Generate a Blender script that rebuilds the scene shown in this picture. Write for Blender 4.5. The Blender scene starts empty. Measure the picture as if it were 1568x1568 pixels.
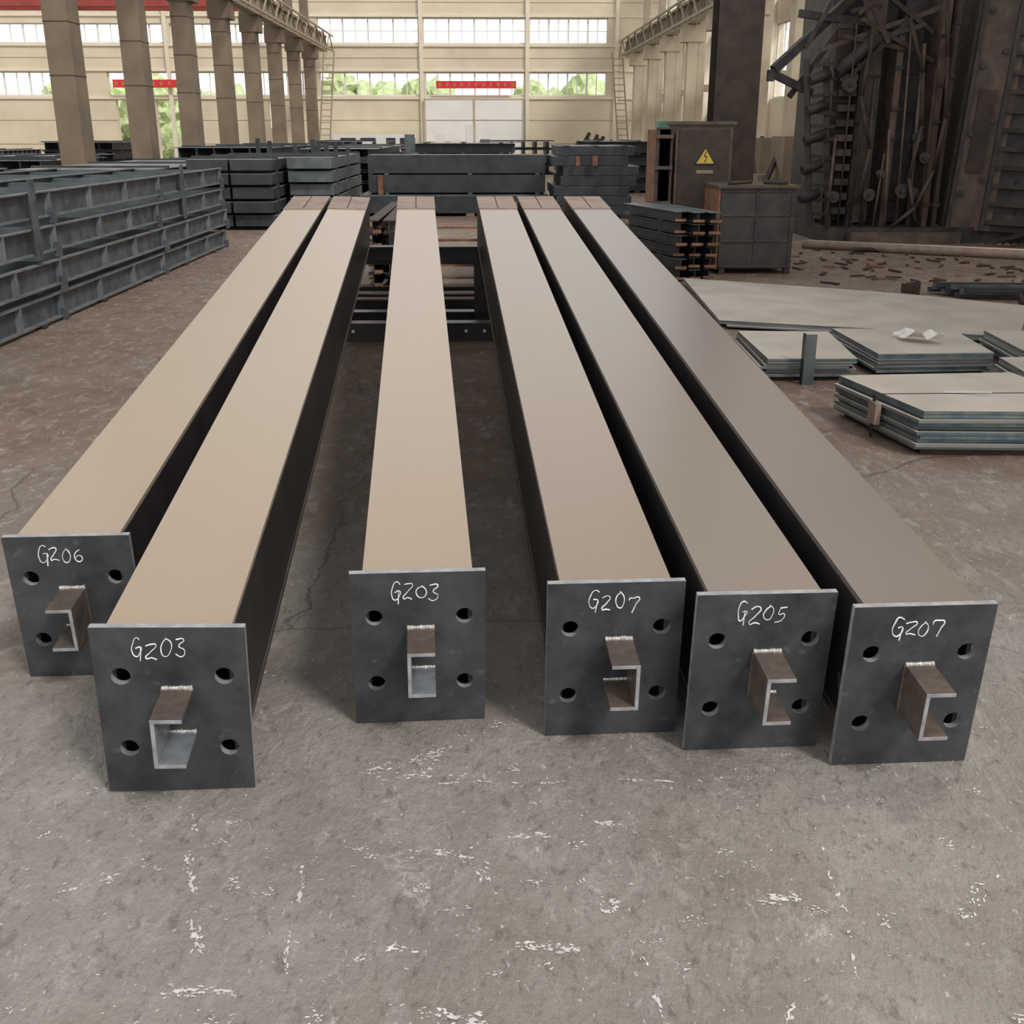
import bpy, bmesh, math, random
from mathutils import Vector, Matrix, Euler
random.seed(7)
scene=bpy.context.scene
scene.view_settings.view_transform='Standard'
R=math.radians
# ------------------------------------------------------------ materials
MATS={}
def mat(name,c1,c2=None,rough=.6,metal=0.,scale=6.,bump=0.,bscale=None,spec=.5,detail=5,stretch=(1,1,1),lo=.35,hi=.65):
    if name in MATS: return MATS[name]
    m=bpy.data.materials.new(name); m.use_nodes=True
    nt=m.node_tree; b=nt.nodes['Principled BSDF']
    b.inputs['Roughness'].default_value=rough; b.inputs['Metallic'].default_value=metal
    b.inputs['Specular IOR Level'].default_value=spec
    if c2 is None: c2=tuple(x*.8 for x in c1)
    tc=nt.nodes.new('ShaderNodeTexCoord'); mp=nt.nodes.new('ShaderNodeMapping')
    mp.inputs['Scale'].default_value=stretch
    nt.links.new(tc.outputs['Object'],mp.inputs[0])
    n=nt.nodes.new('ShaderNodeTexNoise'); n.inputs['Scale'].default_value=scale; n.inputs['Detail'].default_value=detail
    nt.links.new(mp.outputs[0],n.inputs['Vector'])
    r=nt.nodes.new('ShaderNodeValToRGB'); r.color_ramp.elements[0].position=lo; r.color_ramp.elements[1].position=hi
    r.color_ramp.elements[0].color=(*c1,1); r.color_ramp.elements[1].color=(*c2,1)
    nt.links.new(n.outputs['Fac'],r.inputs[0]); nt.links.new(r.outputs[0],b.inputs['Base Color'])
    if bump:
        n2=nt.nodes.new('ShaderNodeTexNoise'); n2.inputs['Scale'].default_value=bscale or scale*4; n2.inputs['Detail'].default_value=6
        nt.links.new(mp.outputs[0],n2.inputs['Vector'])
        bu=nt.nodes.new('ShaderNodeBump'); bu.inputs['Strength'].default_value=bump; bu.inputs['Distance'].default_value=.01
        nt.links.new(n2.outputs['Fac'],bu.inputs['Height']); nt.links.new(bu.outputs[0],b.inputs['Normal'])
    MATS[name]=m; return m
def plate_mat():
    m=bpy.data.materials.new('grey_primer'); m.use_nodes=True; nt=m.node_tree;N=nt.nodes;L=nt.links;b=N['Principled BSDF']
    b.inputs['Roughness'].default_value=.48
    tc=N.new('ShaderNodeTexCoord')
    n=N.new('ShaderNodeTexNoise'); n.inputs['Scale'].default_value=7; n.inputs['Detail'].default_value=8; n.inputs['Roughness'].default_value=.65
    oi=N.new('ShaderNodeObjectInfo'); va=N.new('ShaderNodeVectorMath'); va.operation='ADD'; L.new(tc.outputs['Object'],va.inputs[0])
    ml=N.new('ShaderNodeMath'); ml.operation='MULTIPLY'; ml.inputs[1].default_value=20; L.new(oi.outputs['Random'],ml.inputs[0]); L.new(ml.outputs[0],va.inputs[1])
    L.new(va.outputs[0],n.inputs['Vector'])
    r=N.new('ShaderNodeValToRGB'); e=r.color_ramp.elements; e[0].position=.32; e[0].color=(.017,.019,.023,1); e[1].position=.72; e[1].color=(.066,.069,.076,1)
    L.new(n.outputs['Fac'],r.inputs[0])
    n2=N.new('ShaderNodeTexNoise'); n2.inputs['Scale'].default_value=30; n2.inputs['Detail'].default_value=5; L.new(va.outputs[0],n2.inputs['Vector'])
    r2=N.new('ShaderNodeValToRGB'); r2.color_ramp.elements[0].position=.64; r2.color_ramp.elements[1].position=.76; r2.color_ramp.elements[1].color=(.5,.5,.5,1)
    L.new(n2.outputs['Fac'],r2.inputs[0])
    x=N.new('ShaderNodeMix'); x.data_type='RGBA'; L.new(r2.outputs[0],x.inputs[0]); L.new(r.outputs[0],x.inputs[6]); x.inputs[7].default_value=(.14,.125,.11,1)
    L.new(x.outputs[2],b.inputs['Base Color'])
    bu=N.new('ShaderNodeBump'); bu.inputs['Strength'].default_value=.14; bu.inputs['Distance'].default_value=.01; L.new(n2.outputs['Fac'],bu.inputs['Height']); L.new(bu.outputs[0],b.inputs['Normal'])
    return m
plate_m=plate_mat()
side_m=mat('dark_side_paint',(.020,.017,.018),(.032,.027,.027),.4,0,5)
edge_m=mat('cut_steel_edge',(.42,.43,.45),(.28,.28,.29),.4,.3,30)
seam_m=mat('weld_seam',(.13,.125,.125),(.08,.075,.075),.5,0,30)
keyst_m=mat('bare_mill_steel',(.18,.135,.11),(.085,.072,.065),.4,.3,14,.1,80)
keyin_m=mat('bright_mill_steel',(.25,.27,.29),(.14,.155,.17),.4,.2,14,.1,80)
weld_m=mat('weld_bead',(.75,.73,.69),(.38,.36,.34),.35,.3,60,.5,120)
rust_m=mat('unpainted_rust',(.30,.225,.175),(.21,.15,.115),.6,0,10,.1)
rustd_m=mat('dark_rust',(.060,.038,.028),(.028,.021,.018),.7,.1,5,.3)
rusto_m=mat('orange_rust',(.26,.11,.055),(.12,.06,.035),.7,.0,7,.3)
wood_m=mat('timber_sleeper',(.32,.22,.14),(.2,.13,.08),.8,0,9,.3,stretch=(1,6,6))
teal_m=mat('blue_grey_steel',(.075,.090,.098),(.125,.145,.155),.45,.1,4,.1)
teald_m=mat('dark_blue_steel',(.022,.027,.032),(.043,.050,.057),.45,.1,4,.1)
tealt_m=mat('dusty_steel_top',(.23,.235,.225),(.16,.172,.168),.5,0,3)
frame_m=mat('frame_primer',(.055,.064,.076),(.115,.128,.143),.5,.1,7,.15)
framet_m=mat('frame_flange',(.12,.13,.142),(.21,.218,.225),.5,.1,7,.1)
sheet_m=mat('sheet_top',(.55,.50,.44),(.45,.40,.34),.4,0,3)
sheetd_m=mat('sheet_edge',(.07,.12,.145),(.17,.20,.20),.5,.2,12)
cream_m=mat('cream_wall',(.70,.62,.47),(.62,.54,.40),.85,0,.8,.1,8)
cream2_m=mat('cream_trim',(.76,.70,.57),(.70,.63,.50),.8,0,1)
cold_m=mat('painted_concrete_column',(.22,.165,.112),(.16,.122,.085),.8,0,1.5,.1)
colr_m=mat('pale_concrete_column',(.50,.42,.31),(.40,.33,.24),.8,0,1.5,.1)
gird_m=mat('girder_paint',(.36,.30,.21),(.27,.22,.16),.7,0,2)
white_m=mat('white_paint',(.74,.73,.69),(.68,.67,.62),.6,0,2)
door_m=mat('door_white_paint',(.82,.80,.76),(.74,.72,.68),.6,0,.7)
red_m=mat('red_banner',(.70,.03,.05),(.6,.02,.04),.7,0,2)
redd_m=mat('red_crane',(.34,.05,.04),(.26,.04,.03),.6,0,2)
chalk_m=mat('white_marker',(.85,.85,.83),(.66,.66,.64),.8,0,60)
chip_m=mat('scraped_concrete',(.74,.72,.69),(.50,.48,.45),.85,0,30)
yellow_m=mat('warning_yellow',(.60,.44,.06),(.45,.32,.05),.6,0,10)
black_m=mat('black_line',(.01,.01,.01),(.015,.015,.015),.6)
cab_m=mat('cabinet_brown',(.10,.072,.052),(.055,.042,.034),.6,.1,6,.2)
cabd_m=mat('cabinet_dark',(.060,.050,.050),(.035,.030,.032),.5,.1,6,.2)
green_m=mat('leaf_green',(.50,.62,.30),(.75,.85,.55),.8,0,3)
gpaint_m=mat('machine_green',(.10,.28,.20),(.07,.2,.15),.5,0,3)
tops=[mat('taupe_reflection_tone_%d'%i,c,tuple(x*.93 for x in c),.30,0,1.5,.03,200,spec=.85,stretch=(1,.2,1)) for i,c in enumerate(
  [(.365,.275,.185),(.37,.28,.19),(.355,.265,.182),(.27,.20,.143),(.215,.165,.126),(.175,.140,.118)])]  # wall reflection on dark grey paint, put into the top colour per column

# ------------------------------------------------------------ mesh builder
class MB:
    def __init__(s): s.bm=bmesh.new(); s.mats=[]
    def mi(s,m):
        if m not in s.mats: s.mats.append(m)
        return s.mats.index(m)
    def hexa(s,pts,m):
        i=s.mi(m); v=[s.bm.verts.new(p) for p in pts]
        for f in ((3,2,1,0),(4,5,6,7),(0,1,5,4),(1,2,6,5),(2,3,7,6),(3,0,4,7)):
            fc=s.bm.faces.new([v[k] for k in f]); fc.material_index=i
        return v
    def box(s,x0,x1,y0,y1,z0,z1,m,M=None):
        p=[Vector(q) for q in((x0,y0,z0),(x1,y0,z0),(x1,y1,z0),(x0,y1,z0),(x0,y0,z1),(x1,y0,z1),(x1,y1,z1),(x0,y1,z1))]
        if M: p=[M@q for q in p]
        return s.hexa(p,m)
    def beam(s,a,b,w,h,m):
        a=Vector(a);b=Vector(b);d=b-a;L=d.length
        q=d.to_track_quat('Y','Z').to_matrix().to_4x4(); q.translation=a
        return s.box(-w/2,w/2,0,L,-h/2,h/2,m,q)
    def cyl(s,a,b,r,m,n=12,r2=None):
        a=Vector(a);b=Vector(b);d=b-a;L=d.length;r2=r if r2 is None else r2
        q=d.to_track_quat('Z','Y').to_matrix(); i=s.mi(m)
        A=[s.bm.verts.new(a+q@Vector((r*math.cos(2*math.pi*k/n),r*math.sin(2*math.pi*k/n),0))) for k in range(n)]
        B=[s.bm.verts.new(b+q@Vector((r2*math.cos(2*math.pi*k/n),r2*math.sin(2*math.pi*k/n),0))) for k in range(n)]
        for k in range(n):
            f=s.bm.faces.new((A[k],A[(k+1)%n],B[(k+1)%n],B[k])); f.material_index=i; f.smooth=True
        s.bm.faces.new(A[::-1]).material_index=i; s.bm.faces.new(B).material_index=i
    def tube(s,pts,r,m,n=10):
        for a,b in zip(pts[:-1],pts[1:]): s.cyl(a,b,r,m,n)
    def hsec(s,a,b,w,h,t,m,me=None):
        a=Vector(a);b=Vector(b);d=b-a;L=d.length
        q=d.to_track_quat('Y','Z').to_matrix().to_4x4(); q.translation=a
        s.box(-w/2,w/2,0,L,h/2-t,h/2,me or m,q); s.box(-w/2,w/2,0,L,-h/2,-h/2+t,m,q); s.box(-t/2,t/2,0.001,L-.001,-h/2+t,h/2-t,m,q)
    def poly(s,pts,z0,z1,m,mtop=None):
        i=s.mi(m); j=s.mi(mtop or m); n=len(pts)
        A=[s.bm.verts.new((p[0],p[1],z0)) for p in pts]; B=[s.bm.verts.new((p[0],p[1],z1)) for p in pts]
        for k in range(n): s.bm.faces.new((A[k],A[(k+1)%n],B[(k+1)%n],B[k])).material_index=i
        s.bm.faces.new(A[::-1]).material_index=i; s.bm.faces.new(B).material_index=j
    def obj(s,name,parent=None,bevel=0,matrix=None):
        bmesh.ops.recalc_face_normals(s.bm,faces=s.bm.faces)
        me=bpy.data.meshes.new(name); s.bm.to_mesh(me); s.bm.free()
        for m in s.mats: me.materials.append(m)
        o=bpy.data.objects.new(name,me); scene.collection.objects.link(o)
        if matrix is not None: o.matrix_world=matrix
        if parent: o.parent=parent
        if bevel:
            b=o.modifiers.new('bevel','BEVEL'); b.width=bevel; b.segments=2; b.limit_method='ANGLE'
        return o
def empty(name,M):
    e=bpy.data.objects.new(name,None); scene.collection.objects.link(e); e.matrix_world=M; e.empty_display_size=.1
    return e

# ------------------------------------------------------------ floor
def floor_mat():
    m=bpy.data.materials.new('worn_concrete'); m.use_nodes=True; nt=m.node_tree; N=nt.nodes; L=nt.links
    b=N['Principled BSDF']; tc=N.new('ShaderNodeTexCoord')
    def noise(sc,det=6,rough=.6,st=(1,1,1),off=(0,0,0),dist=0,rot=0):
        mp=N.new('ShaderNodeMapping'); mp.inputs['Scale'].default_value=st; mp.inputs['Location'].default_value=off; mp.inputs['Rotation'].default_value=(0,0,rot)
        L.new(tc.outputs['Object'],mp.inputs[0])
        n=N.new('ShaderNodeTexNoise'); n.inputs['Scale'].default_value=sc; n.inputs['Detail'].default_value=det; n.inputs['Roughness'].default_value=rough
        n.inputs['Distortion'].default_value=dist
        L.new(mp.outputs[0],n.inputs['Vector']); return n.outputs['Fac']
    def ramp(f,stops):
        r=N.new('ShaderNodeValToRGB'); e=r.color_ramp.elements
        while len(e)<len(stops): e.new(.5)
        for k,(p,c) in enumerate(stops):
            e[k].position=p; e[k].color=(*c,1) if len(c)==3 else c
        L.new(f,r.inputs[0]); return r.outputs[0]
    def mix(f,a,b2,mode='MIX'):
        x=N.new('ShaderNodeMix'); x.data_type='RGBA'; x.blend_type=mode
        if isinstance(f,float): x.inputs[0].default_value=f
        else: L.new(f,x.inputs[0])
        for s,v in((6,a),(7,b2)):
            if isinstance(v,tuple): x.inputs[s].default_value=(*v,1)
            else: L.new(v,x.inputs[s])
        return x.outputs[2]
    base=ramp(noise(1.6,8,.65),[(.3,(.225,.203,.18)),(.5,(.305,.278,.25)),(.7,(.375,.348,.318))])
    sx=N.new('ShaderNodeSeparateXYZ'); L.new(tc.outputs['Object'],sx.inputs[0])
    mr=N.new('ShaderNodeMapRange'); mr.inputs[1].default_value=2.4; mr.inputs[2].default_value=5.5; L.new(sx.outputs['Y'],mr.inputs[0])
    ad=N.new('ShaderNodeMath'); ad.operation='MULTIPLY_ADD'; L.new(noise(.7,5,.6,(1,1,1),(3,5,0)),ad.inputs[0]); ad.inputs[1].default_value=1.6; ad.inputs[2].default_value=-.8
    ad2=N.new('ShaderNodeMath'); ad2.operation='ADD'; ad2.use_clamp=True; L.new(mr.outputs[0],ad2.inputs[0]); L.new(ad.outputs[0],ad2.inputs[1])
    brown=ramp(noise(2.5,7,.65),[(.3,(.145,.090,.060)),(.7,(.25,.172,.122))])
    c=mix(ad2.outputs[0],base,brown)
    c=mix(ramp(noise(34,5,.7,(1,.5,1),rot=.5),[(.35,(.65,.65,.65)),(.46,(0,0,0))]),c,(.15,.13,.115))
    c=mix(ramp(noise(13,6,.75,(1,.45,1),(4,0,0),.4,-.6),[(.52,(0,0,0)),(.66,(.5,.5,.5))]),c,(.45,.43,.40))
    fac_sc=ramp(noise(6,10,.85,(1,.6,1),(7,2,0),.8,.4),[(.575,(0,0,0)),(.66,(.8,.8,.8))])
    c=mix(fac_sc,c,(.54,.52,.49))
    sp=ramp(noise(60,3,.6,(1,.5,1),(1,9,0),.3,.7),[(.65,(0,0,0)),(.71,(.8,.8,.8))])
    c=mix(sp,c,(.60,.58,.55))
    v=N.new('ShaderNodeTexVoronoi'); v.feature='DISTANCE_TO_EDGE'; v.inputs['Scale'].default_value=.42
    mp=N.new('ShaderNodeMapping'); mp.inputs['Location'].default_value=(.3,.75,0); L.new(tc.outputs['Object'],mp.inputs[0])
    wob=N.new('ShaderNodeTexNoise'); wob.inputs['Scale'].default_value=3.5; wob.inputs['Detail'].default_value=8; L.new(tc.outputs['Object'],wob.inputs['Vector'])
    vm=N.new('ShaderNodeVectorMath'); vm.operation='MULTIPLY_ADD'; L.new(wob.outputs['Color'],vm.inputs[0]); vm.inputs[1].default_value=(.3,.3,0); L.new(mp.outputs[0],vm.inputs[2])
    L.new(vm.outputs[0],v.inputs['Vector'])
    crk=ramp(v.outputs['Distance'],[(.0,(.7,.7,.7)),(.0022,(0,0,0))])
    mk=N.new('ShaderNodeMapRange'); mk.inputs[1].default_value=2.7; mk.inputs[2].default_value=3.2; L.new(sx.outputs['Y'],mk.inputs[0])
    mm=N.new('ShaderNodeMath'); mm.operation='MULTIPLY'; L.new(crk,mm.inputs[0]); L.new(mk.outputs[0],mm.inputs[1])
    c=mix(mm.outputs[0],c,(.07,.055,.045))
    L.new(c,b.inputs['Base Color'])
    rr=ramp(noise(2,5),[(.3,(.5,.5,.5)),(.7,(.75,.75,.75))]); L.new(rr,b.inputs['Roughness'])
    bu=N.new('ShaderNodeBump'); bu.inputs['Strength'].default_value=.85; bu.inputs['Distance'].default_value=.015
    ma=N.new('ShaderNodeMath'); ma.operation='ADD'; L.new(noise(45,6,.7,(1,.5,1),rot=.5),ma.inputs[0]); L.new(noise(9,6,.65),ma.inputs[1])
    L.new(ma.outputs[0],bu.inputs['Height']); L.new(bu.outputs[0],b.inputs['Normal'])
    return m
mb=MB(); fm=floor_mat(); mb.box(-30,12,-4,62.2,-.2,0,fm); mb.obj('floor')

mb=MB(); rc=random.Random(3)
def chip(x,y,r,ang):
    i=mb.mi(chip_m); n=rc.randint(5,9); st=rc.uniform(1.0,2.4)
    vs=[]
    for k in range(n):
        t=2*math.pi*k/n; rr=r*rc.uniform(.35,1.25); u=rr*math.cos(t)*st; v=rr*math.sin(t)*.8
        vs.append(mb.bm.verts.new((x+u*math.cos(ang)-v*math.sin(ang),y+u*math.sin(ang)+v*math.cos(ang),.0012+rc.uniform(0,.0006))))
    mb.bm.faces.new(vs).material_index=i
def drag(x0,y0,x1,y1,w,dens=1.):
    L=math.hypot(x1-x0,y1-y0); a=math.atan2(y1-y0,x1-x0); ph=rc.uniform(0,6)
    for k in range(int(L*620*dens)):
        f=rc.random()
        if math.sin(f*L*28+ph)+.7*math.sin(f*L*71+ph*2)+rc.uniform(-.8,.8)<0: continue
        o=rc.gauss(0,w*.30)+.006*math.sin(f*L*20+ph); chip(x0+(x1-x0)*f-o*math.sin(a),y0+(y1-y0)*f+o*math.cos(a),rc.choice((.001,.0015,.002,.003,.0048)),a+rc.uniform(-.5,.5))
for s in [(-.69,2.16,-.60,1.80,.016),(-.60,1.83,-.565,1.70,.022),(-.60,1.60,-.47,1.60,.02),(-.22,2.30,-.05,2.31,.02),(-.15,2.27,.6,2.27,.008,.5),(-.40,1.98,-.38,1.60,.008,.6),
          (.05,2.05,.20,2.07,.03),(-.17,1.93,-.13,1.88,.045,1.6),(.02,1.72,.2,1.68,.02),(.05,1.62,.12,1.66,.02),(.52,1.83,.66,1.83,.03,1.5),(-.2,1.7,-.12,1.71,.02),
          (.30,1.68,.32,1.5,.012,.6),(-.03,2.02,.0,1.9,.03),(-.12,2.0,0,1.97,.02),(.02,2.55,.09,2.52,.035,2),(-.42,1.45,-.36,1.5,.02),(.75,2.0,.7,1.6,.008,.4),(-.3,2.33,-.1,2.42,.03,1.6),(-.26,2.36,-.12,2.33,.05,1.2),(.25,2.1,.42,2.05,.015,.7),(.6,1.6,.5,1.45,.012,.7),(-.9,1.9,-.75,1.95,.03,.6),(.9,1.7,1.1,1.9,.03,.5),
          (-.15,1.55,.05,1.5,.03,.7),(.2,1.9,.26,1.8,.04,.8),(-.75,1.45,-.6,1.4,.02,.6),(.12,1.35,.3,1.3,.03,.7)]: drag(*s)
for k in range(1300): chip(rc.uniform(-1.6,1.9),rc.uniform(1.15,3.6),rc.choice((.0008,.0012,.0018,.0028)),rc.uniform(-.6,.9))
for k in range(90):
    x=rc.uniform(-1.3,1.5); y=rc.uniform(1.2,2.5)
    for j in range(rc.randint(4,16)): chip(x+rc.gauss(0,.012),y+rc.gauss(0,.008),rc.uniform(.0008,.0038),rc.uniform(-.6,.9))
mb.obj('scrape_marks')

# ------------------------------------------------------------ box columns
GL={'G':[[(.85,.88),(.5,1),(.12,.7),(.1,.3),(.45,.02),(.8,.2),(.85,.5),(.45,.48)],[(.85,.5),(.8,-.18)]],
 'Z':[[(.0,.88),(.5,.97),(.85,.90),(.5,.5),(.1,.05),(.5,.10),(1.0,.02)]],
 '0':[[(.5,.95),(.15,.7),(.15,.25),(.5,.03),(.85,.3),(.82,.75),(.42,1.0)]],
 '3':[[(.1,.9),(.75,.92),(.4,.58),(.85,.35),(.5,.02),(.05,.12)]],
 '5':[[(.35,.9),(.25,.5),(.72,.5),(.72,.12),(.1,.0)],[(.32,.92),(.9,1.0)]],
 '6':[[(.7,.98),(.3,.7),(.12,.3),(.5,.02),(.85,.25),(.5,.48),(.2,.3)]],
 '7':[[(.08,.75),(.12,.9),(.5,.92),(.9,.95),(.7,.5),(.55,-.08)]]}
def label(text,parent,x0,z0,w,h,y):
    cu=bpy.data.curves.new('marker_text','CURVE'); cu.dimensions='3D'; cu.bevel_depth=.0018; cu.bevel_resolution=1; cu.resolution_u=5
    gw=w/len(text)
    for k,ch in enumerate(text):
        sl=random.uniform(.04,.22); hh=h*random.uniform(.76,1.1) if k else h*1.15; oz=random.uniform(-.005,.005); wd=random.uniform(.72,.98)
        for st in GL[ch]:
            sp=cu.splines.new('BEZIER'); sp.bezier_points.add(len(st)-1)
            for j,(bp,(u,v)) in enumerate(zip(sp.bezier_points,st)):
                bp.co=(x0+gw*(k+u*wd+sl*(v-.5))+random.uniform(-.002,.002),y,z0+v*hh+oz+random.uniform(-.002,.002)); bp.handle_left_type=bp.handle_right_type='AUTO'
                bp.radius=random.uniform(.5,1.2)
    o=bpy.data.objects.new('marker_text',cu); scene.collection.objects.link(o); cu.materials.append(chalk_m); o.parent=parent
def end_plate(parent,W,H,T,yaw):
    cu=bpy.data.curves.new('tmp','CURVE'); cu.dimensions='2D'; cu.fill_mode='BOTH'; cu.extrude=T/2
    def sp(pts):
        s=cu.splines.new('POLY'); s.points.add(len(pts)-1); s.use_cyclic_u=True
        for q,p in zip(s.points,pts): q.co=(p[0],p[1],0,1)
    sp([(-W/2,0),(W/2,0),(W/2,H),(-W/2,H)])
    for u in (.17,.845):
        for v in (.285,.725):
            cx=(u-.5)*W; cz=H*(1-v); r=.0222
            sp([(cx+r*math.cos(t*math.pi/16),cz+r*math.sin(t*math.pi/16)) for t in range(32)])
    o=bpy.data.objects.new('tmp',cu); scene.collection.objects.link(o)
    dg=bpy.context.evaluated_depsgraph_get(); me=bpy.data.meshes.new_from_object(o.evaluated_get(dg)); bpy.data.objects.remove(o)
    me.name='end_plate'; me.transform(Matrix.Rotation(R(90),4,'X')); me.materials.clear(); me.materials.append(plate_m); me.materials.append(edge_m)
    for f in me.polygons:
        f.use_smooth=False
        if abs(f.normal.y)<.5: f.material_index=1
    e=bpy.data.objects.new('end_plate',me); scene.collection.objects.link(e); e.parent=parent; e.location=(0,T/2,0)
cols=[ # near x,y ; far x,y ; text ; key offset, web side, roll deg, label u
 (-1.157,2.86,-1.325,8.4,'GZ06',.385,1,0,.26),(-.733,2.26,-1.015,8.4,'GZ03',.43,-1,2.0,.26),(-.174,2.57,-.488,8.4,'GZ03',.415,-1,.4,.30),
 (.328,2.49,.130,8.4,'GZ07',.43,1,0,.30),(.682,2.41,.455,8.4,'GZ05',.44,-1,.3,.29),(1.04,2.33,.83,8.4,'GZ07',.42,-1,0,.28)]
W,H,T=.345,.452,.018; BW,BH=.280,.365
for ci,(nx,ny,fx,fy,txt,ku,web,roll,lu) in enumerate(cols):
    d=Vector((fx-nx,fy-ny)); yaw=math.atan2(-d.x,d.y); tilt=math.atan2(.975-.45,d.length)
    M=Matrix.Translation((nx,ny+.0,0.002))@Matrix.Rotation(yaw,4,'Z')@Matrix.Rotation(tilt,4,'X')@Matrix.Rotation(R(roll),4,'Y')
    e=empty('steel_box_column',M)
    end_plate(e,W,H,T,yaw)
    L=d.length/math.cos(tilt); LT=L+.62
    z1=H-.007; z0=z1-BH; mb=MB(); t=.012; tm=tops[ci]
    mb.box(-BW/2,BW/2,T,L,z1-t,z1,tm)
    mb.box(-BW/2-.004,BW/2+.004,L,LT,z1-t+.001,z1+.004,rust_m)
    mb.box(-.004,.004,L,LT,z1+.003,z1+.006,rustd_m)
    mb.box(-BW/2-.004,BW/2+.004,L-.006,L+.004,z1+.0,z1+.006,rust_m)
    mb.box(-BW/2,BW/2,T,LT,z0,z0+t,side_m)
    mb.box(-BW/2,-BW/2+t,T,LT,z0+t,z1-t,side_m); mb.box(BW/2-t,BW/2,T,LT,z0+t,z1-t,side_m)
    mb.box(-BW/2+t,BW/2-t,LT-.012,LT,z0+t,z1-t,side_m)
    for s in(-1,1): mb.beam((s*BW/2,T,z1-.012),(s*BW/2,L,z1-.012),.003,.004,seam_m)
    for s in(-1,1): mb.beam((s*BW/2,T,z0+.010),(s*BW/2,LT,z0+.010),.008,.018,cab_m)
    o=mb.obj('box_body',e)
    mb=MB()
    for s in(-1,1): mb.hexa([Vector(p) for p in((s*BW/2,T,.19),(s*W/2,T,.19),(s*BW/2,T+.1,.19),(s*BW/2,T+.1,.19),(s*BW/2,T,.2),(s*W/2,T,.2),(s*BW/2,T+.1,.2),(s*BW/2,T+.1,.2))],plate_m)
    mb.obj('stiffener',e)
    mb=MB(); kx=(ku-.5)*W; kw,kh,kd,kt=.070,.130,.128,.0095
    kz1=H*(1-.355); kz0=kz1-kh; x0,x1=kx,kx+kw
    inn=keyin_m if ci in(1,2) else keyst_m
    mb.box(x0,x1,-kd,0,kz1-kt,kz1,keyst_m); mb.box(x0,x1,-kd,0,kz0,kz0+kt,inn)
    if web<0: mb.box(x0,x0+kt,-kd,0,kz0+kt,kz1-kt,inn)
    else: mb.box(x1-kt,x1,-kd,0,kz0+kt,kz1-kt,inn)
    mb.box(x0,x1,-kd-.0015,-kd,kz1-kt,kz1,edge_m); mb.box(x0,x1,-kd-.0015,-kd,kz0,kz0+kt,edge_m)
    xx=x0 if web<0 else x1-kt; mb.box(xx,xx+kt,-kd-.0015,-kd,kz0+kt,kz1-kt,edge_m)
    for k in range(9):
        u=x0+kw*(k+.5)/9; mb.cyl((u-.004,-.003,kz1+.001),(u+.004,-.003,kz1+.002),.0062+random.uniform(-.0012,.0012),weld_m,7)
        mb.cyl((u-.004,-.003,kz0+kt+.001),(u+.004,-.003,kz0+kt+.002),.0045+random.uniform(-.001,.001),weld_m,7)
    for k in range(14):
        v=kz0+kh*(k+.5)/14; xs=x0 if web<0 else x1
        mb.cyl((xs,-.003,v-.004),(xs,-.003,v+.004),.0045,keyst_m,7)
    mb.obj('shear_key_channel',e,.0008)
    label(txt,e,(lu-.5)*W,H*.828,.128,.047,-.0016)

# ------------------------------------------------------------ supports under far ends
mb=MB()
for (y,z0,z1,m) in ((8.30,0,.14,side_m),(9.0,.50,.64,side_m)):
    mb.hsec((-1.75,y,(z0+z1)/2),(1.25,y,(z0+z1)/2),.14,z1-z0,.012,m)
for x in (-1.7,-1.15,-.62,.0,.45,1.15):
    mb.hsec((x,9.0,0),(x,9.0,.50),.12,.12,.01,side_m)
mb.hsec((-1.75,9.0,.06),(1.25,9.0,.06),.14,.115,.012,side_m)
mb.box(-1.7,1.2,8.235,8.242,.012,.13,side_m)
for x in (-.98,-.72,-.30,-.12,.02):
    mb.cyl((x,8.225,.08),(x,8.236,.08),.012,chalk_m,10)
mb.box(-1.3,.3,8.42,8.62,0,.10,wood_m)
mb.obj('support_trestle')
mb=MB()
for y,z in ((9.6,.06),(9.9,.07),(10.4,.07)):
    mb.hsec((-1.6,y,z+.01),(1.5,y,z+.01),.16,.13,.012,teald_m,rustd_m)
mb.box(-1.0,.25,9.68,9.8,.0,.08,wood_m)
for k in range(5):
    z=.15+.12*k
    for x in (-1.0,-.85,.10,.25,.42): mb.hsec((x,10.2+.1*random.random(),z+.06),(x+random.uniform(-.03,.03),13.2,z+.06),.11,.115,.01,teald_m if k%2 else rustd_m)
    mb.box(-1.1,.6,10.8,10.9,z-.0,z+.02,rusto_m)
for x in (-.95,.2,.35):
    for k in range(5): mb.box(x-.04,x+.04,10.18,10.20,.16+.12*k,.19+.12*k,rusto_m)
mb.beam((.06,9.7,.22),(.12,11.3,.22),.10,.05,teal_m)
mb.obj('steel_section_rack')

mb=MB()
for k in range(6):
    z=.02+.12*k
    for j in range(3):
        x=2.0+.17*j; dy=random.uniform(-.12,.12)
        mb.hsec((x+.12,11.7+dy,z+.055),(x-.24,13.2,z+.055),.13,.105,.01,teald_m,teal_m if k==5 else None)
        mb.box(x+.06,x+.18,11.68+dy,11.70+dy,z+.002,z+.03,rusto_m)
    mb.box(1.95,2.5,12.1,12.2,z-.015,z+.002,rustd_m)
mb.obj('profile_bundle')

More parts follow.
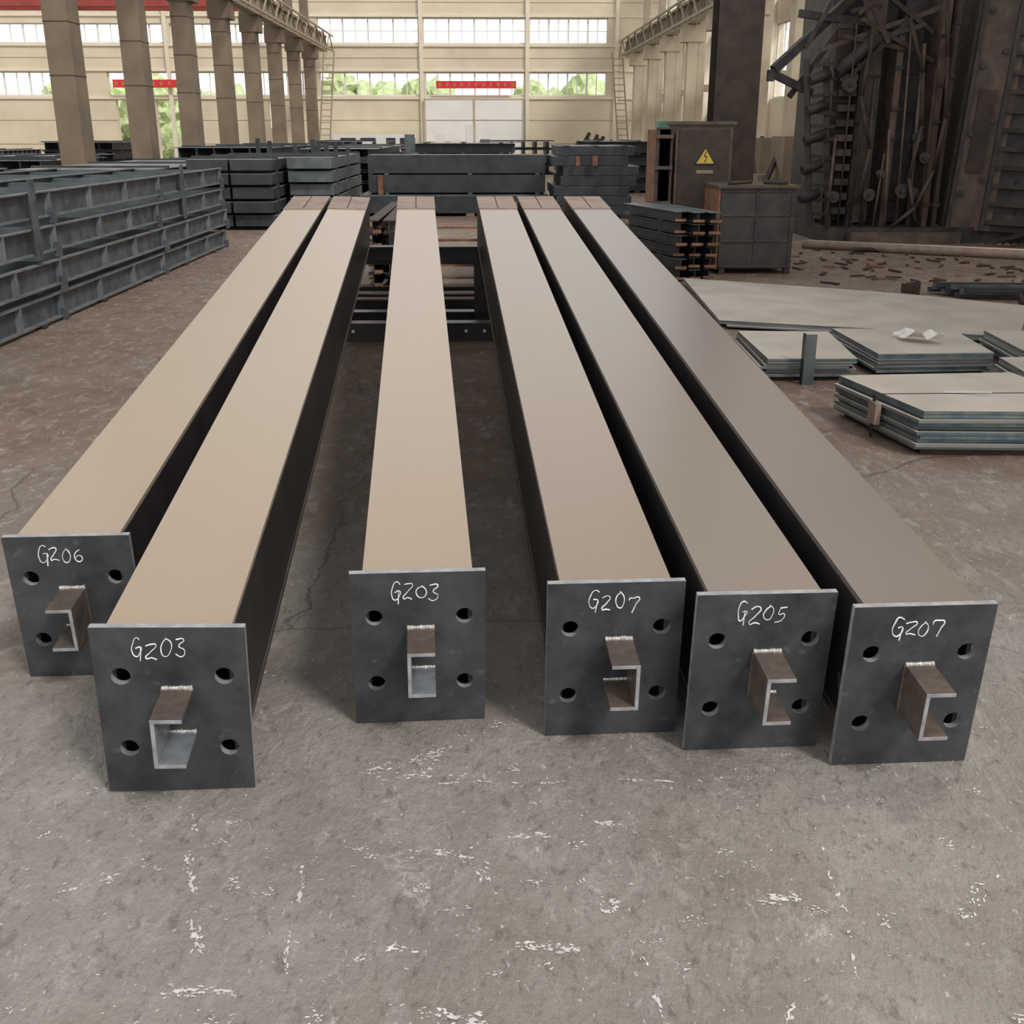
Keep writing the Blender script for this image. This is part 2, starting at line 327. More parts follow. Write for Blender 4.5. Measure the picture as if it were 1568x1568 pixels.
# ------------------------------------------------------------ left stack of ladder frames
mb=MB()
xf=-3.58; xb=-6.5; y0,y1=5.2,15.7
for k in range(4):
    z=.03+.275*k; h=.205; dx=random.uniform(-.04,.04); dy=random.uniform(-.15,.15)
    for x in (xf+dx,xf-1.15+dx,xf-2.2+dx,xb+dx):
        mb.box(x-.010,x,y0,y1+dy,z,z+h,frame_m)
        mb.box(x-.012,x+.05,y0,y1+dy,z,z+.012,framet_m); mb.box(x-.012,x+.05,y0,y1+dy,z+h-.012,z+h,framet_m)
    n=10
    for j in range(n+1):
        y=y0+.1+(y1+dy-y0-.2)*j/n+random.uniform(-.1,.1)*(0<j<n)
        mb.box(xb+dx,xf+dx,y-.006,y+.006,z+.02,z+h-.02,teal_m)
        mb.box(xf+dx,xf+dx+.05,y-.010,y+.010,z+.012,z+h-.012,framet_m)
        if j%3==1: mb.box(xf+dx+.03,xf+dx+.075,y-.03,y+.03,z-.05,z+.07,frame_m)
for j in range(7):
    y=y0+.7+1.5*j; mb.box(xb,xf+.03,y-.04,y+.04,0,.03,rustd_m)
    if j in(2,5): mb.box(xf+.052,xf+.07,y-.05,y+.05,.55,1.16,frame_m)
mb.obj('ladder_frame_stack')

# ------------------------------------------------------------ stacks of beams
def beam_stack(x0,x1,y0,y1,layers,h,m,along='X',gap=.03,name='steel_beam_stack',mt=None,box=False,wid=.42):
    mb=MB(); z=.06
    nrow=max(1,int((y1-y0 if along=='X' else x1-x0)/wid))
    for k in range(layers):
        jit=random.uniform(-.12,.12)
        for r in range(nrow):
            if along=='X':
                w=(y1-y0)/nrow; y=y0+w*(r+.5); a=(x0+jit,y,z+h/2); b=(x1+jit,y,z+h/2)
            else:
                w=(x1-x0)/nrow; x=x0+w*(r+.5); a=(x,y0+jit,z+h/2); b=(x,y1+jit,z+h/2)
            if box:
                va=Vector(a); vb=Vector(b); mb.beam(va,vb,w*.94,h*.96,m)
                if mt: mb.beam(va+Vector((0,0,h*.485)),vb+Vector((0,0,h*.485)),w*.95,.01,mt)
            else: mb.hsec(a,b,w*.92,h*.97,.014,m,mt if k==layers-1 else None)
        z+=h
        for q in (.12,.5,.88):
            if along=='X': X=x0+(x1-x0)*q; mb.box(X-.05,X+.05,y0,y1,z,z+gap,teald_m)
            else: Y=y0+(y1-y0)*q; mb.box(x0,x1,Y-.05,Y+.05,z,z+gap,teald_m)
        z+=gap
    for q in (.1,.5,.9):
        if along=='X': X=x0+(x1-x0)*q; mb.box(X-.07,X+.07,y0,y1,0,.06,rustd_m)
        else: Y=y0+(y1-y0)*q; mb.box(x0,x1,Y-.07,Y+.07,0,.06,rustd_m)
    return mb.obj(name)
mb=MB()
mb.box(-2.3,1.3,21.5,23,.06,.40,teald_m)
mb.box(-2.15,1.25,21.7,22.8,.43,.76,teald_m); mb.box(-2.15,1.25,21.7,22.8,.79,1.12,teald_m)
for x in(-1.8,-.2,1.1): mb.box(x-.04,x+.04,21.7,22.8,.755,.795,teal_m); mb.box(x-.04,x+.04,21.7,22.8,.395,.435,teal_m); mb.box(x-.08,x+.08,21.5,23,0,.06,wood_m)
mb.box(-1.97,-1.87,21.66,21.7,.2,.76,rusto_m); mb.box(-2.3,1.3,21.49,21.5,.37,.40,teal_m)
mb.obj('box_beam_stack')
beam_stack(1.42,2.82,20.8,23,7,.165,teald_m,'X',.012,box=True,mt=teal_m,name='flat_beam_stack')
mb=MB()
for x,w in((1.75,.07),(2.05,.09)): mb.box(x,x+w,20.64,20.68,.95,1.12,rusto_m)
mb.obj('rusty_clamp')
beam_stack(-4.75,-3.35,18.4,22,5,.17,teald_m,'Y',.05,mt=tealt_m,box=True,wid=.7)
beam_stack(-3.3,-2.5,19.4,24,5,.18,teal_m,'Y',.04,mt=tealt_m,box=True,wid=.4)
beam_stack(-7.6,-5.3,18.5,26,3,.28,teald_m,'Y',.03,mt=tealt_m)
beam_stack(-7.6,-5.0,28,38,4,.26,teal_m,'Y',.03)
beam_stack(-4.6,-2.6,29,40,4,.25,teald_m,'Y',.03,mt=tealt_m)
beam_stack(-2.0,1.0,34,37,4,.27,teald_m,'X',.03)
beam_stack(2.8,5.6,30,34,4,.29,teald_m,'X',.03)
for i,(x,y) in enumerate(((-12,22),(-15.5,25.5),(-12.5,33),(-17,34),(-20.5,30),(-14,42),(-19,44),(-11.2,28),(-24,38),(-5,46),(-2,51),(1.5,46))):
    beam_stack(x-1.4,x+1.4,y-2,y+2,random.choice((3,3,4)),.27,random.choice((teald_m,teal_m)),'XY'[i%2],.03,mt=tealt_m)
mb=MB()
for k in range(10):
    x=random.uniform(-5.0,-2.6); y=24.6+.35*k
    mb.box(x-.05,x+.05,y,y+.02,1.0,1.2+random.random()*.25,teald_m); mb.box(x-.4,x+.4,y,y+.1,.9,1.02,teald_m); mb.box(x-.05,x+.05,y,y+.1,0,.95,teald_m)
mb.obj('bracket_rack')
mb=MB()
for k in range(14):
    x=-10.8+random.uniform(-.9,.9); y=17.5+.2*k
    mb.box(x-.04,x+.04,y,y+.05,0,1.3+random.random()*.25,teald_m); mb.box(x-.35,x+.35,y,y+.08,1.0,1.08,teald_m)
mb.obj('bracket_rack')
mb=MB()
for k in range(9):
    x=-4.4+.55*k; y=41.5+random.uniform(0,1.2); h=random.uniform(.9,1.55)
    mb.box(x,x+.35,y,y+.3,0,h,random.choice((tealt_m,white_m,teal_m,wood_m))); mb.box(x-.05,x+.4,y-.02,y,h*.5,h*.55,teald_m)
mb.obj('parts_pallet_row')

# ------------------------------------------------------------ sheet stacks on the right
def sheet_stack(pts,n,t,name='steel_plate_stack',jit=.03,top=sheet_m,z0=0.03,strap=False):
    mb=MB(); c=sum((Vector(p) for p in pts),Vector((0,0)))/len(pts); z=z0
    mb.poly([(c+(Vector(p)-c)*.9) for p in pts],0.0,z0,rustd_m)
    for k in range(n):
        a=random.uniform(-.02,.02); o=Vector((random.uniform(-jit,jit),random.uniform(-jit,jit)))
        q=[]
        for p in pts:
            v=Vector(p)-c; v=Vector((v.x*math.cos(a)-v.y*math.sin(a),v.x*math.sin(a)+v.y*math.cos(a))); q.append(c+v+o)
        mb.poly(q,z,z+t,random.choice((sheetd_m,teal_m,tealt_m,sheetd_m)),top); z+=t+t*.25
        mb.poly([c+(p-c)*.96 for p in q],z-t*.25,z,black_m)
    mb.poly(q,z,z+t,sheetd_m,top)
    if strap:
        mb.box(2.02,2.05,5.35,5.46,.08,.19,rust_m); mb.box(2.06,2.98,5.42,5.426,z+t,z+t+.003,black_m); mb.beam((2.4,5.44,z+t+.004),(2.62,5.36,z+t+.02),.012,.003,white_m)
        mb.box(2.03,2.036,5.40,5.43,0,z+t,black_m)
    return mb.obj(name),z+t
sheet_stack([(1.95,8.75),(2.75,8.45),(4.05,7.95),(4.85,9.5),(4.0,10.3),(2.1,11.5)],2,.012,'steel_sheet',.05,z0=.02)
sheet_stack([(1.80,6.76),(2.37,6.75),(2.50,7.75),(1.85,7.8)],6,.014)
sheet_stack([(2.57,6.86),(3.34,6.9),(3.42,7.75),(2.55,7.85)],6,.014)
sheet_stack([(2.13,5.05),(3.05,5.0),(2.98,5.93),(1.98,5.88)],9,.016,jit=.018,strap=True)
sheet_stack([(3.2,5.95),(4.1,6.0),(4.1,6.75),(3.3,6.75)],5,.016)
sheet_stack([(3.52,6.9),(4.3,6.95),(4.4,7.6),(3.6,7.65)],6,.016)
mb=MB(); mb.box(2.02,2.09,6.64,6.65,0,.32,teal_m); mb.box(2.02,2.03,6.65,6.71,0,.32,teald_m); mb.obj('angle_steel_offcut')
mb=MB(); i=mb.mi(white_m); V=[]
for a in range(6):
    for b in range(6):
        V.append(mb.bm.verts.new((2.90+a*.045+random.uniform(-.015,.015),7.3+b*.04+random.uniform(-.015,.015)-(a*.03),.17+.05*abs(math.sin(a*1.1))*math.cos(b*.8)**2+random.uniform(0,.015))))
for a in range(5):
    for b in range(5): mb.bm.faces.new((V[a*6+b],V[(a+1)*6+b],V[(a+1)*6+b+1],V[a*6+b+1])).material_index=i
mb.obj('crumpled_paper')
mb=MB()
for k in range(9):
    mb.beam((4.45+.02*k,10.75-.06*k,.04+.03*(k%3)),(7.5,10.45-.06*k,.04+.03*(k%3)),.05,.045,frame_m if k%2 else teald_m)
mb.obj('angle_bar_bundle')
mb=MB(); pts=[(4.92+.85*(1-math.cos(t))/2*1.0,9.75-.03*t,.02+.34*math.sin(t)) for t in [math.pi*k/12 for k in range(13)]]
for w in range(5): mb.tube([(p[0]+.02*w,p[1]+.05*w,p[2]) for p in pts],.022,rustd_m,8)
mb.obj('bent_pipe_coil')
mb=MB(); mb.box(4.06,4.20,10.33,10.35,0.0,.16,rustd_m); mb.box(4.06,4.08,10.35,10.45,0,.14,rustd_m); mb.obj('steel_offcut')

mb=MB(); mb.cyl((4.45,15.2,.06),(8.6,12.6,.06),.055,rust_m,14); mb.cyl((4.6,15.5,.05),(8.6,13.3,.05),.04,sheet_m,12); mb.cyl((5.0,14.7,.035),(8.6,14.0,.035),.03,rustd_m,12)
mb.obj('floor_pipe')
mb=MB()
for k in range(90):
    x=random.uniform(3.7,6.5); y=random.uniform(11.2,15.0); a=random.uniform(0,3.1); l=random.uniform(.03,.22)
    mb.beam((x,y,.012),(x+l*math.cos(a),y+l*math.sin(a),.015),random.uniform(.015,.045),.015,random.choice((rustd_m,rustd_m,cab_m,rusto_m)))
mb.obj('scrap_debris')

# cabinets
mb=MB()
mb.box(2.66,3.50,12.35,13.15,.06,.93,cabd_m); mb.box(2.62,3.54,12.31,13.2,.93,.965,cab_m); mb.box(2.64,2.66,12.35,13.15,.05,.93,rusto_m)
for x in(2.68,3.42): mb.box(x,x+.07,12.33,12.4,0,.06,rustd_m); mb.box(x,x+.07,13.0,13.1,0,.06,rustd_m)
for x in(2.68,3.07,3.46): mb.box(x-.012,x+.012,12.335,12.35,.08,.92,cabd_m)
for z in(.08,.36,.64,.90): mb.box(2.68,3.48,12.335,12.35,z-.01,z+.01,cabd_m)
mb.cyl((2.75,12.4,.985),(3.05,12.6,.99),.02,rustd_m,8); mb.cyl((3.2,12.6,.985),(3.4,12.4,.985),.03,rustd_m,8)
mb.obj('tool_cabinet',bevel=.004)
mb=MB()
mb.box(2.32,3.0,13.45,14.0,.08,1.60,cab_m); mb.box(2.29,3.03,13.42,14.03,1.60,1.64,cab_m)
mb.box(2.36,2.96,13.435,13.45,.15,1.55,rustd_m); mb.box(2.92,2.94,13.42,13.435,.8,.95,edge_m)
mb.box(2.34,2.40,13.5,13.9,0,.08,rustd_m); mb.box(2.9,2.98,13.5,13.9,0,.08,rustd_m)
i=mb.mi(yellow_m); v=[mb.bm.verts.new(p) for p in((2.56,13.43,1.16),(2.80,13.43,1.16),(2.68,13.43,1.35))]; mb.bm.faces.new(v).material_index=i
for a,b in(((2.56,1.16),(2.80,1.16)),((2.80,1.16),(2.68,1.35)),((2.68,1.35),(2.56,1.16))): mb.beam((a[0],13.427,a[1]),(b[0],13.427,b[1]),.004,.014,black_m)
for a,b in(((2.69,1.31),(2.665,1.25)),((2.665,1.25),(2.695,1.245)),((2.695,1.245),(2.675,1.18))): mb.beam((a[0],13.426,a[1]),(b[0],13.426,b[1]),.004,.010,black_m)
mb.box(2.58,2.78,13.428,13.434,1.05,1.09,rust_m)
mb.obj('electrical_cabinet',bevel=.004)
mb=MB(); mb.box(2.12,2.25,13.4,14.4,0,1.55,rusto_m); mb.box(2.08,2.28,13.4,13.43,.0,1.57,rustd_m)
for z in(.3,.7,1.1,1.45): mb.box(2.08,2.28,13.37,13.4,z,z+.04,cab_m)
mb.obj('rusty_steel_rack')
mb=MB(); xc=3.62; yc=16.4
mb.box(xc-.31,xc+.31,yc-.25,yc-.22,0,8.5,rustd_m); mb.box(xc-.31,xc+.31,yc+.22,yc+.25,0,8.5,rustd_m); mb.box(xc-.015,xc+.015,yc-.22,yc+.22,0,8.5,rustd_m)
mb.box(xc-.4,xc+.4,yc-.35,yc+.35,0,.03,rustd_m)
mb.obj('steel_i_column')

# ------------------------------------------------------------ big dark machine
mb=MB()
D=rustd_m; K=mat('machine_black',(.022,.019,.021),(.050,.043,.042),.6,.1,5,.4); Bn=mat('machine_brown',(.125,.082,.062),(.06,.044,.037),.6,.1,5,.3)
mb.box(5.0,8.4,15.9,18.5,0,.22,K); mb.box(5.1,6.7,16.9,18.4,.2,3.6,K)
S=Matrix.Translation((6.75,16.0,.2))@Matrix.Rotation(R(3),4,'Y')@Matrix.Rotation(R(-14),4,'Z')
mb.box(0,.62,0,2.0,0,3.6,Bn,S); mb.box(.62,1.15,.02,2.0,0,3.6,K,S)
for k in range(14): mb.box(.50,1.2,-.05,.02,.1+.25*k,.16+.25*k,D,S)
mb.box(.46,.52,-.06,.02,0,3.6,K,S); mb.box(1.15,1.2,-.06,.02,0,3.6,K,S); mb.box(.0,.05,-.05,.0,0,3.6,K,S)
for k in range(10): mb.box(-.04,.0,.1+.18*k,.16+.18*k,0,3.5,D,S)
for z in (.5,1.3,2.2,2.9): mb.cyl(S@Vector((.12,-.02,z)),S@Vector((.12,-.06,z)),.04,K,10); mb.cyl(S@Vector((.38,-.02,z+.2)),S@Vector((.38,-.06,z+.2)),.04,K,10)
mb.box(.14,.36,-.05,0,.8,1.9,D,S)
for x,w,z0,z1,y,m in((5.05,.22,.3,3.0,16.4,D),(5.35,.10,.2,2.6,16.2,K),(5.55,.20,.25,3.6,16.5,Bn),(5.85,.09,.2,2.9,16.2,Bn),(6.05,.3,.25,3.7,16.6,K),(6.4,.12,.2,3.4,16.1,Bn),(6.55,.06,.2,3.6,16.0,D)):
    mb.box(x,x+w,y,y+.35,z0,z1,m); mb.box(x-.02,x+w+.02,y-.02,y,z1-.1,z1-.04,K); mb.box(x-.02,x+w+.02,y-.02,y,z0+.3,z0+.36,D)
    for q in (.45,.6,.8): mb.box(x-.01,x+w+.01,y-.03,y,z0+(z1-z0)*q,z0+(z1-z0)*q+.04,K)
for x in(4.72,5.0): mb.beam((x+.1,16.2,.2),(x-.12,16.3,2.5),.06,.08,K)
for k in range(11):
    z=.4+.2*k; mb.beam((4.78-.01*k,16.2,z),(5.12-.01*k,16.2,z+random.uniform(-.04,.04)),.05,.05,D)
    if k%2: mb.cyl((4.62,16.1,z),(4.9,16.15,z+.1),.07,K,8)
    mb.box(5.1,5.3,16.1,16.3,z,z+.09,random.choice((K,D,Bn)))
mb.beam((4.15,16.3,2.35),(5.6,16.8,3.6),.10,.12,K); mb.beam((4.1,16.3,2.32),(4.75,16.4,2.05),.08,.10,K); mb.beam((4.1,16.25,2.35),(4.1,16.25,2.2),.09,.09,K)
mb.beam((4.45,16.5,2.0),(5.1,16.5,2.9),.06,.08,D); mb.beam((4.5,16.5,3.1),(6.2,16.6,2.9),.08,.10,K); mb.beam((4.6,16.4,2.65),(5.0,16.4,3.4),.05,.06,K)
mb.beam((4.75,16.2,2.6),(6.7,16.3,3.25),.05,.06,Bn); mb.cyl((5.0,16.1,2.3),(5.5,16.1,2.75),.09,K,12)
for k in range(12): mb.beam((4.9+random.uniform(0,1.5),16.1,random.uniform(2.2,3.6)),(4.9+random.uniform(0,1.5),16.2,random.uniform(2.4,3.9)),.05,.06,random.choice((K,D)))
for k in range(9):
    x=5.0+.17*k; zt=random.uniform(1.2,3.2); mb.cyl((x,15.98,.2),(x+random.uniform(-.08,.08),16.02,zt),random.choice((.015,.022,.03)),random.choice((K,D,Bn)),8)
for k in range(8):
    x=random.uniform(5.0,6.4); z=random.uniform(.4,2.4); mb.cyl((x,16.05,z),(x,15.93,z),random.uniform(.05,.11),K,14); mb.cyl((x,15.93,z),(x,15.9,z),.03,D,8)
for pts in ([(6.35,15.95,3.3),(6.45,15.9,2.5),(6.5,15.85,1.7),(6.42,15.85,1.0),(6.2,15.8,.5),(5.9,15.8,.25)],[(5.9,16.0,3.0),(6.15,15.95,2.3),(6.2,15.9,1.6),(6.1,15.9,.9),(6.25,15.85,.3)],[(5.4,16.0,2.6),(5.3,15.9,2.0),(5.5,15.9,1.3),(5.4,15.9,.6)]): mb.tube([Vector(p) for p in pts],.028,D,8)
for k in range(16):
    z=.25+.2*k; mb.beam((7.6+.05*(k%3),15.9-.05*(k%2),z),(8.45,15.95,z+random.uniform(-.2,.12)),.12,.10,random.choice((K,D,teald_m)))
for k in range(7): mb.beam((7.1+.12*k,15.4,.05),(8.4,15.2+.1*k,.35+.1*k),.05,.05,K)
mb.box(7.9,8.3,16.2,18,0,3.7,K)
mb.box(5.3,6.9,15.75,16.0,0,.16,Bn)
mb.obj('rolling_mill_machine')

# ------------------------------------------------------------ building shell
YB=62
def wall_with_openings(name,x0,x1,z0,z1,y,t,ops,m):
    mb=MB(); xs=sorted({x0,x1,*[o[0] for o in ops],*[o[1] for o in ops]}); zs=sorted({z0,z1,*[o[2] for o in ops],*[o[3] for o in ops]})
    for i in range(len(xs)-1):
        for j in range(len(zs)-1):
            cx=(xs[i]+xs[i+1])/2; cz=(zs[j]+zs[j+1])/2
            if any(o[0]<cx<o[1] and o[2]<cz<o[3] for o in ops): continue
            mb.box(xs[i],xs[i+1],y,y+t,zs[j],zs[j+1],m)
    return mb.obj(name)
up=[(-8.5,-3.2,6.0,7.25),(-2.95,2.45,6.0,7.25),(2.65,6.8,6.0,7.25)]
lo=[(-8.5,-3.2,3.42,4.6),(-2.9,2.4,3.42,4.6),(2.65,6.8,3.42,4.6)]
lb_up=[(-26.5,-21.8,6.0,6.95),(-21.3,-16.6,6.0,6.95),(-16.2,-12.2,6.0,6.95),(-11.9,-9.0,6.0,6.95)]
lb_lo=[(-26.5,-21.8,3.42,4.6),(-19.7,-12.2,3.42,4.6),(-11.9,-9.0,3.42,4.6)]
doors=[(-19.4,-18.1,0,3.2),(-17.3,-15.5,0,3.2),(-11.3,-10.6,1.8,3.1)]
ops=up+lo+lb_up+lb_lo+doors
XR=9.7
wall_with_openings('wall_back',-29,XR+.3,0,12,YB,.4,ops,cream_m)
wn=0
def window_x(o,y,n,hb=()):
    global wn; wn+=1
    mb=MB(); xa,xb,za,zb=o; f=.06
    mb.box(xa,xb,y+.15,y+.2,za,za+f,white_m); mb.box(xa,xb,y+.15,y+.2,zb-f,zb,white_m)
    for k in range(n+1):
        x=xa+(xb-xa)*k/n; w=.045 if k%2==0 else .022; mb.box(max(xa,x-w),min(xb,x+w),y+.14,y+.2,za,zb,white_m)
    for q in hb: z=za+(zb-za)*q; mb.box(xa,xb,y+.16,y+.2,z-.02,z+.02,white_m)
    mb.obj('window_%d'%wn)
for o in up: window_x(o,YB,8,(.5,))
for o in lo: window_x(o,YB,8)
for o in lb_up+lb_lo: window_x(o,YB,7)
mb=MB()
for x in(-3.07,2.55,7.3,-12.05,-16.4,-21.5,-26.8): mb.box(x-.1,x+.1,YB-.18,YB,0,12,cream2_m)
for z in(3.3,4.68,5.9,7.33): mb.box(-29,XR,YB-.08,YB,z-.05,z+.05,cream2_m)
for z in(1.0,2.2,5.3,8.0): mb.box(-29,XR,YB-.02,YB,z-.015,z+.015,colr_m)
mb.obj('trim_1')
mb=MB(); mb.box(-2.95,2.35,YB-.30,YB-.19,0,3.28,door_m)
for x in(-2.95,-.3,2.35): mb.box(x-.05,x+.05,YB-.34,YB-.3,0,3.3,colr_m)
for z in(1.1,2.2,3.25): mb.box(-2.95,2.35,YB-.32,YB-.3,z-.02,z+.02,colr_m)
mb.box(-.75,-.1,YB-.33,YB-.3,.0,2.0,white_m); mb.obj('door_1')
def banner(x0,x1,z0,z1,n):
    mb=MB()
    mb.box(x0,x1,YB-.45,YB-.42,z0,z1,red_m)
    for x in (x0,x1): mb.box(x-.02,x+.02,YB-.44,YB,z1-.04,z1,white_m)
    for k in range(n):
        x=x0+(x1-x0)*(k+.5)/n; s=(z1-z0)*.28; zc=(z0+z1)/2
        mb.box(x-s*.8,x+s*.8,YB-.46,YB-.45,zc-.02,zc+.02,yellow_m); mb.box(x-.02,x+.02,YB-.46,YB-.45,zc-s,zc+s,yellow_m)
        mb.box(x-s*.6,x+s*.6,YB-.46,YB-.45,zc+s*.7,zc+s*.9,yellow_m)
    mb.obj('slogan_banner')
banner(-2.3,1.95,3.78,4.15,11); banner(-19.3,-17.9,3.8,4.2,4); banner(-17.4,-15.7,3.8,4.2,4)
mb=MB(); mb.box(-7.8,-3.4,YB-1.2,YB-.2,.0,1.5,white_m)
for k in range(4): mb.box(-7.4+1.05*k,-6.6+1.05*k,YB-1.24,YB-1.2,.75,1.3,teald_m)
mb.obj('site_office')
def side_wall(name,x,y0,y1,ops,t,m):
    mb=MB(); ys=sorted({y0,y1,*[o[0] for o in ops],*[o[1] for o in ops]}); zs=sorted({0,12,*[o[2] for o in ops],*[o[3] for o in ops]})
    for i in range(len(ys)-1):
        for j in range(len(zs)-1):
            cy=(ys[i]+ys[i+1])/2; cz=(zs[j]+zs[j+1])/2
            if any(o[0]<cy<o[1] and o[2]<cz<o[3] for o in ops): continue
            mb.box(x,x+t,ys[i],ys[i+1],zs[j],zs[j+1],m)
    return mb.obj(name)
colY=[24+4.85*k for k in range(8)]; allY=[24+4.85*k for k in range(-5,9)]
ro=[]
for k in range(len(allY)-1):
    a=allY[k]+.3; b=min(allY[k+1]-.3,YB-.3)
    ro+= [(a,b,2.6,4.9),(a,b,5.6,8.2)]
side_wall('wall_right',XR,-4,YB,ro,.3,cream_m)
side_wall('wall_left',-29.3,-4,YB,ro,.3,cream_m)
for xw in(XR+.1,-29.2):
    for o in ro:
        wn+=1; mb=MB(); a,b,c,d=o
        mb.box(xw,xw+.05,a,b,c,c+.06,white_m); mb.box(xw,xw+.05,a,b,d-.06,d,white_m); mb.box(xw,xw+.05,a,b,(c+d)/2-.02,(c+d)/2+.02,white_m)
        for k in range(6): y=a+(b-a)*k/5; mb.box(xw,xw+.05,y-.025,y+.025,c,d,white_m)
        mb.obj('window_%d'%wn)
for y in colY:
    mb=MB(); mb.box(-8.66,-8.16,y-.35,y+.35,0,5.4,cold_m); mb.box(-8.72,-8.0,y-.4,y+.4,5.0,5.55,cold_m); mb.box(-8.72,-8.36,y-.3,y+.3,5.55,12,cold_m); mb.box(-8.68,-8.14,y-.37,y+.37,0,.5,cold_m)
    for z in (2.6,3.6,4.6): mb.box(-8.67,-8.15,y-.36,y+.36,z,z+.03,cab_m)
    mb.obj('hall_column',bevel=.02)
for y in allY[:-1]:
    mb=MB(); mb.box(7.72,8.12,y-.25,y+.25,0,5.2,colr_m); mb.box(7.5,8.3,y-.3,y+.3,4.7,5.3,colr_m); mb.box(8.12,8.4,y-.25,y+.25,0,12,colr_m); mb.box(9.3,XR,y-.3,y+.3,0,12,cream2_m)
    for z in(3.0,5.2): mb.box(8.4,9.3,y-.08,y+.08,z,z+.25,colr_m)
    mb.obj('wall_column',bevel=.02)
def girder(x,y0,y1,z,m,name):
    mb=MB(); h=.75
    mb.box(x-.18,x+.18,y0,y1,z,z+.05,m); mb.box(x-.2,x+.2,y0,y1,z+h-.05,z+h,m); mb.box(x-.02,x+.02,y0,y1,z+.05,z+h-.05,m)
    y=y0
    while y<y1-.1: mb.box(x-.17,x+.17,y,y+.04,z+.05,z+h-.05,m); y+=1.2
    mb.box(x-.05,x+.05,y0,y1,z+h,z+h+.12,rustd_m)
    s=1 if x<0 else -1; y=y0; k=0
    while y<y1-1.3:
        mb.beam((x+s*.5,y,z+(.0 if k%2 else h)),(x+s*.5,y+1.2,z+(h if k%2 else .0)),.05,.05,m)
        mb.beam((x,y,z+.02),(x+s*.5,y+.6,z+.02),.05,.05,m); y+=1.2; k+=1
    mb.box(x+s*.47,x+s*.53,y0,y1,z-.03,z+.05,m); mb.box(x+s*.47,x+s*.53,y0,y1,z+h-.05,z+h+.02,m)
    mb.obj(name)
girder(-8.12,0,YB-.5,5.56,gird_m,'crane_girder'); girder(7.85,0,YB-.5,5.32,gird_m,'crane_girder')
mb=MB(); mb.box(-27,-9.0,50,50.5,6.55,7.2,redd_m); mb.box(-27,-9.0,50,50.5,7.2,7.25,cream2_m); mb.box(-27,-9.0,52,52.4,6.6,7.1,redd_m)
mb.box(-18,-17,49.8,52.6,7.25,7.8,rustd_m); mb.box(-17.6,-17.5,51,51.1,4.9,7.2,rustd_m); mb.box(-17.7,-17.4,50.95,51.2,4.7,4.95,rustd_m)
mb.obj('overhead_crane')
def ladder(x,y,nm='access_ladder'):
    mb=MB()
    for s in(0,.5): mb.beam((x+s,y,0),(x+s+ (.5 if x<0 else -.5),y+.2,5.2),.06,.06,gird_m)
    for k in range(18):
        f=k/18; dx=(.5 if x<0 else -.5)*f; mb.beam((x+dx,y+.2*f,5.2*f),(x+dx+.5,y+.2*f,5.2*f),.04,.04,gird_m)
    mb.obj(nm)
ladder(-7.95,56); ladder(6.9,56)
mb=MB(); mb.box(5.9,7.1,38,39.5,.3,1.4,gpaint_m); mb.box(6.0,6.5,38.2,39,1.4,1.9,gpaint_m); mb.box(5.8,7.2,37.9,39.6,0,.3,teald_m); mb.cyl((6.8,38.3,1.4),(6.8,38.3,1.9),.15,gpaint_m); mb.cyl((6.2,37.98,1.0),(6.2,37.85,1.0),.2,edge_m,16)
mb.obj('green_lathe')
mb=MB()
for k in range(14):
    x=random.uniform(3.2,5.8); y=random.uniform(44,54); h=random.uniform(.3,1.3); mb.box(x,x+.5,y,y+.5,0,h,random.choice((rustd_m,teald_m,rust_m))); mb.cyl((x+.2,y+.2,h),(x+.4,y+.3,h+.35),.08,rustd_m)
mb.obj('scrap_parts_pile')
mb=MB()
for k in range(5):
    y=26+2.2*k; mb.box(7.0,7.6,y,y+1.2,0,random.uniform(.8,1.5),random.choice((cold_m,rustd_m,teald_m))); mb.beam((6.6,y,.4),(7.4,y+1.5,1.4),.1,.1,rustd_m); mb.box(6.5,6.8,y+.3,y+.8,0,.6,rust_m)
mb.obj('workshop_clutter')
mb=MB()
mb.tube([(-14.2,28,0),(-14.2,28,1.9),(-14.0,28,2.05),(-13.6,28,2.05),(-13.45,28,1.9),(-13.45,28,0)],.14,cream2_m,14); mb.box(-15.8,-14.5,28.4,30,0,1.7,cream2_m); mb.box(-15.7,-14.6,28.3,28.4,.3,1.2,rustd_m)
mb.obj('ventilation_duct')

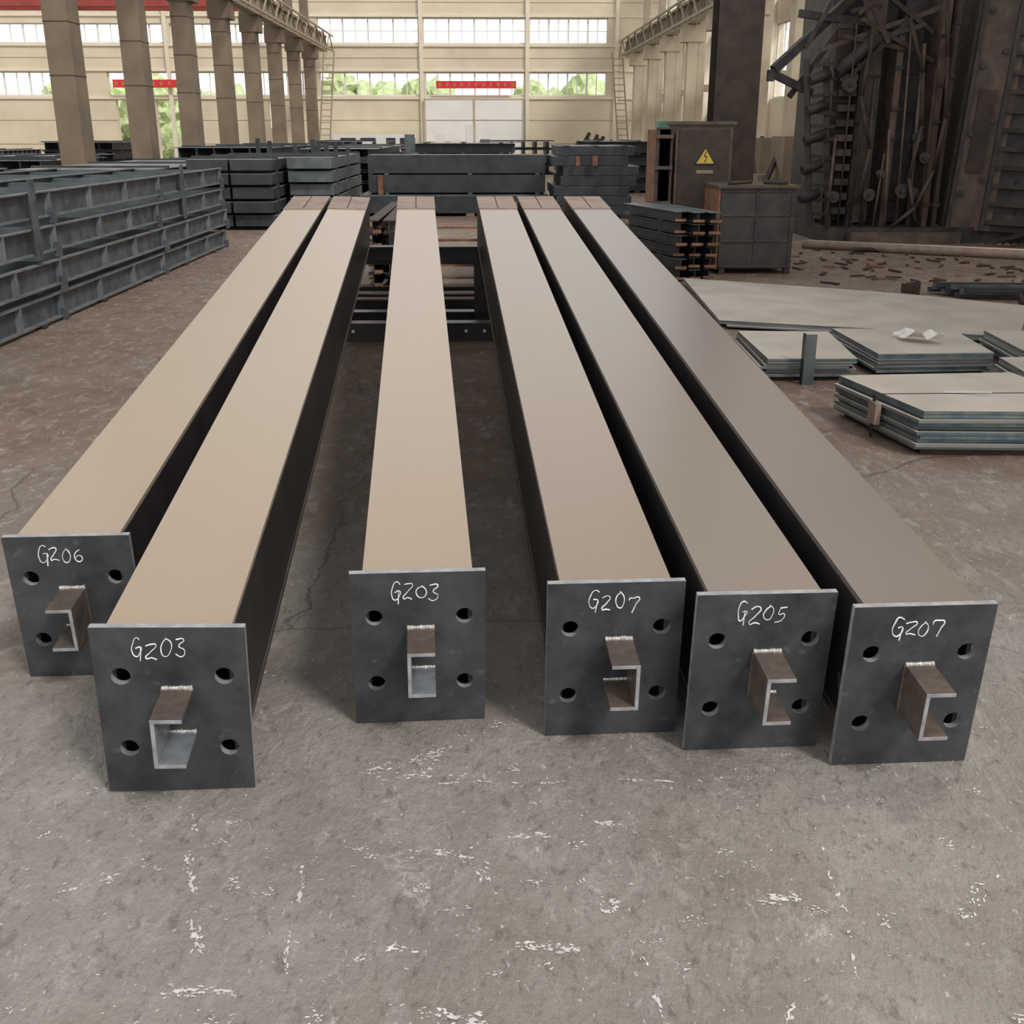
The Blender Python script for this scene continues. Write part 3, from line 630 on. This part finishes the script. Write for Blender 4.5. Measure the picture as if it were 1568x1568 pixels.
def tree(x,y,h,r):
    mb=MB(); mb.cyl((x,y,0),(x,y,h*.6),.2,rustd_m,10,.1); i=mb.mi(green_m)
    for k in range(9):
        c=Vector((x+random.uniform(-r,r)*.9,y+random.uniform(-r,r)*.7,h*.55+random.uniform(-.35,.4)*h)); rr=r*random.uniform(.45,.75)
        g=bmesh.ops.create_icosphere(mb.bm,subdivisions=3,radius=rr,matrix=Matrix.Translation(c))
        for v in g['verts']:
            dd=(v.co-c); v.co=c+dd*random.uniform(.75,1.25)
            for f in v.link_faces: f.material_index=i
    mb.obj('tree')
for x in(-24,-21,-18.5,-16,-7.2,-5.5,-3.9,4.5,6): tree(x,72+random.uniform(-1,2),4.0+random.uniform(-.2,.3),1.9)
mb=MB(); mb.box(-60,40,62.5,110,-.3,-.05,mat('outdoor_concrete',(.5,.48,.42),(.4,.4,.35),.9)); mb.obj('ground')

# ------------------------------------------------------------ light
w=bpy.data.worlds.new('World'); scene.world=w; w.use_nodes=True; nt=w.node_tree; bg=nt.nodes['Background']
tc=nt.nodes.new('ShaderNodeTexCoord'); sx=nt.nodes.new('ShaderNodeSeparateXYZ'); nt.links.new(tc.outputs['Generated'],sx.inputs[0])
r=nt.nodes.new('ShaderNodeValToRGB'); e=r.color_ramp.elements; e[0].position=.10; e[0].color=(1.0,.99,.97,1); e[1].position=.85; e[1].color=(.34,.34,.345,1)
q=e.new(.45); q.color=(.72,.71,.705,1)
nt.links.new(sx.outputs['Z'],r.inputs[0]); nt.links.new(r.outputs[0],bg.inputs[0]); bg.inputs[1].default_value=1.5
su=bpy.data.lights.new('daylight_sun','SUN'); su.energy=2.1; su.angle=R(12); su.color=(1,.975,.94)
so=bpy.data.objects.new('daylight_sun',su); scene.collection.objects.link(so); az=R(38); el=R(46)
src=Vector((math.sin(az)*math.cos(el),-math.cos(az)*math.cos(el),math.sin(el))); so.rotation_euler=src.to_track_quat('Z','Y').to_euler(); so.location=src*20
sp=bpy.data.lights.new('skylight_beam','SPOT'); sp.energy=420; sp.spot_size=R(15); sp.spot_blend=.8; sp.shadow_soft_size=.2; sp.color=(1,.88,.74)
so=bpy.data.objects.new('skylight_beam',sp); scene.collection.objects.link(so); so.location=(3.2,4.6,7.5); tgt=Vector((1.25,1.85,0)); so.rotation_euler=(tgt-so.location).to_track_quat('-Z','Y').to_euler()

# ------------------------------------------------------------ camera
cam=bpy.data.cameras.new('camera'); co=bpy.data.objects.new('camera',cam); scene.collection.objects.link(co)
cam.sensor_width=36; cam.lens=36*1650/1568; co.location=(0,0,1.5); co.rotation_euler=(R(90-19.336),0,R(-1.605)); cam.clip_end=400
scene.camera=co
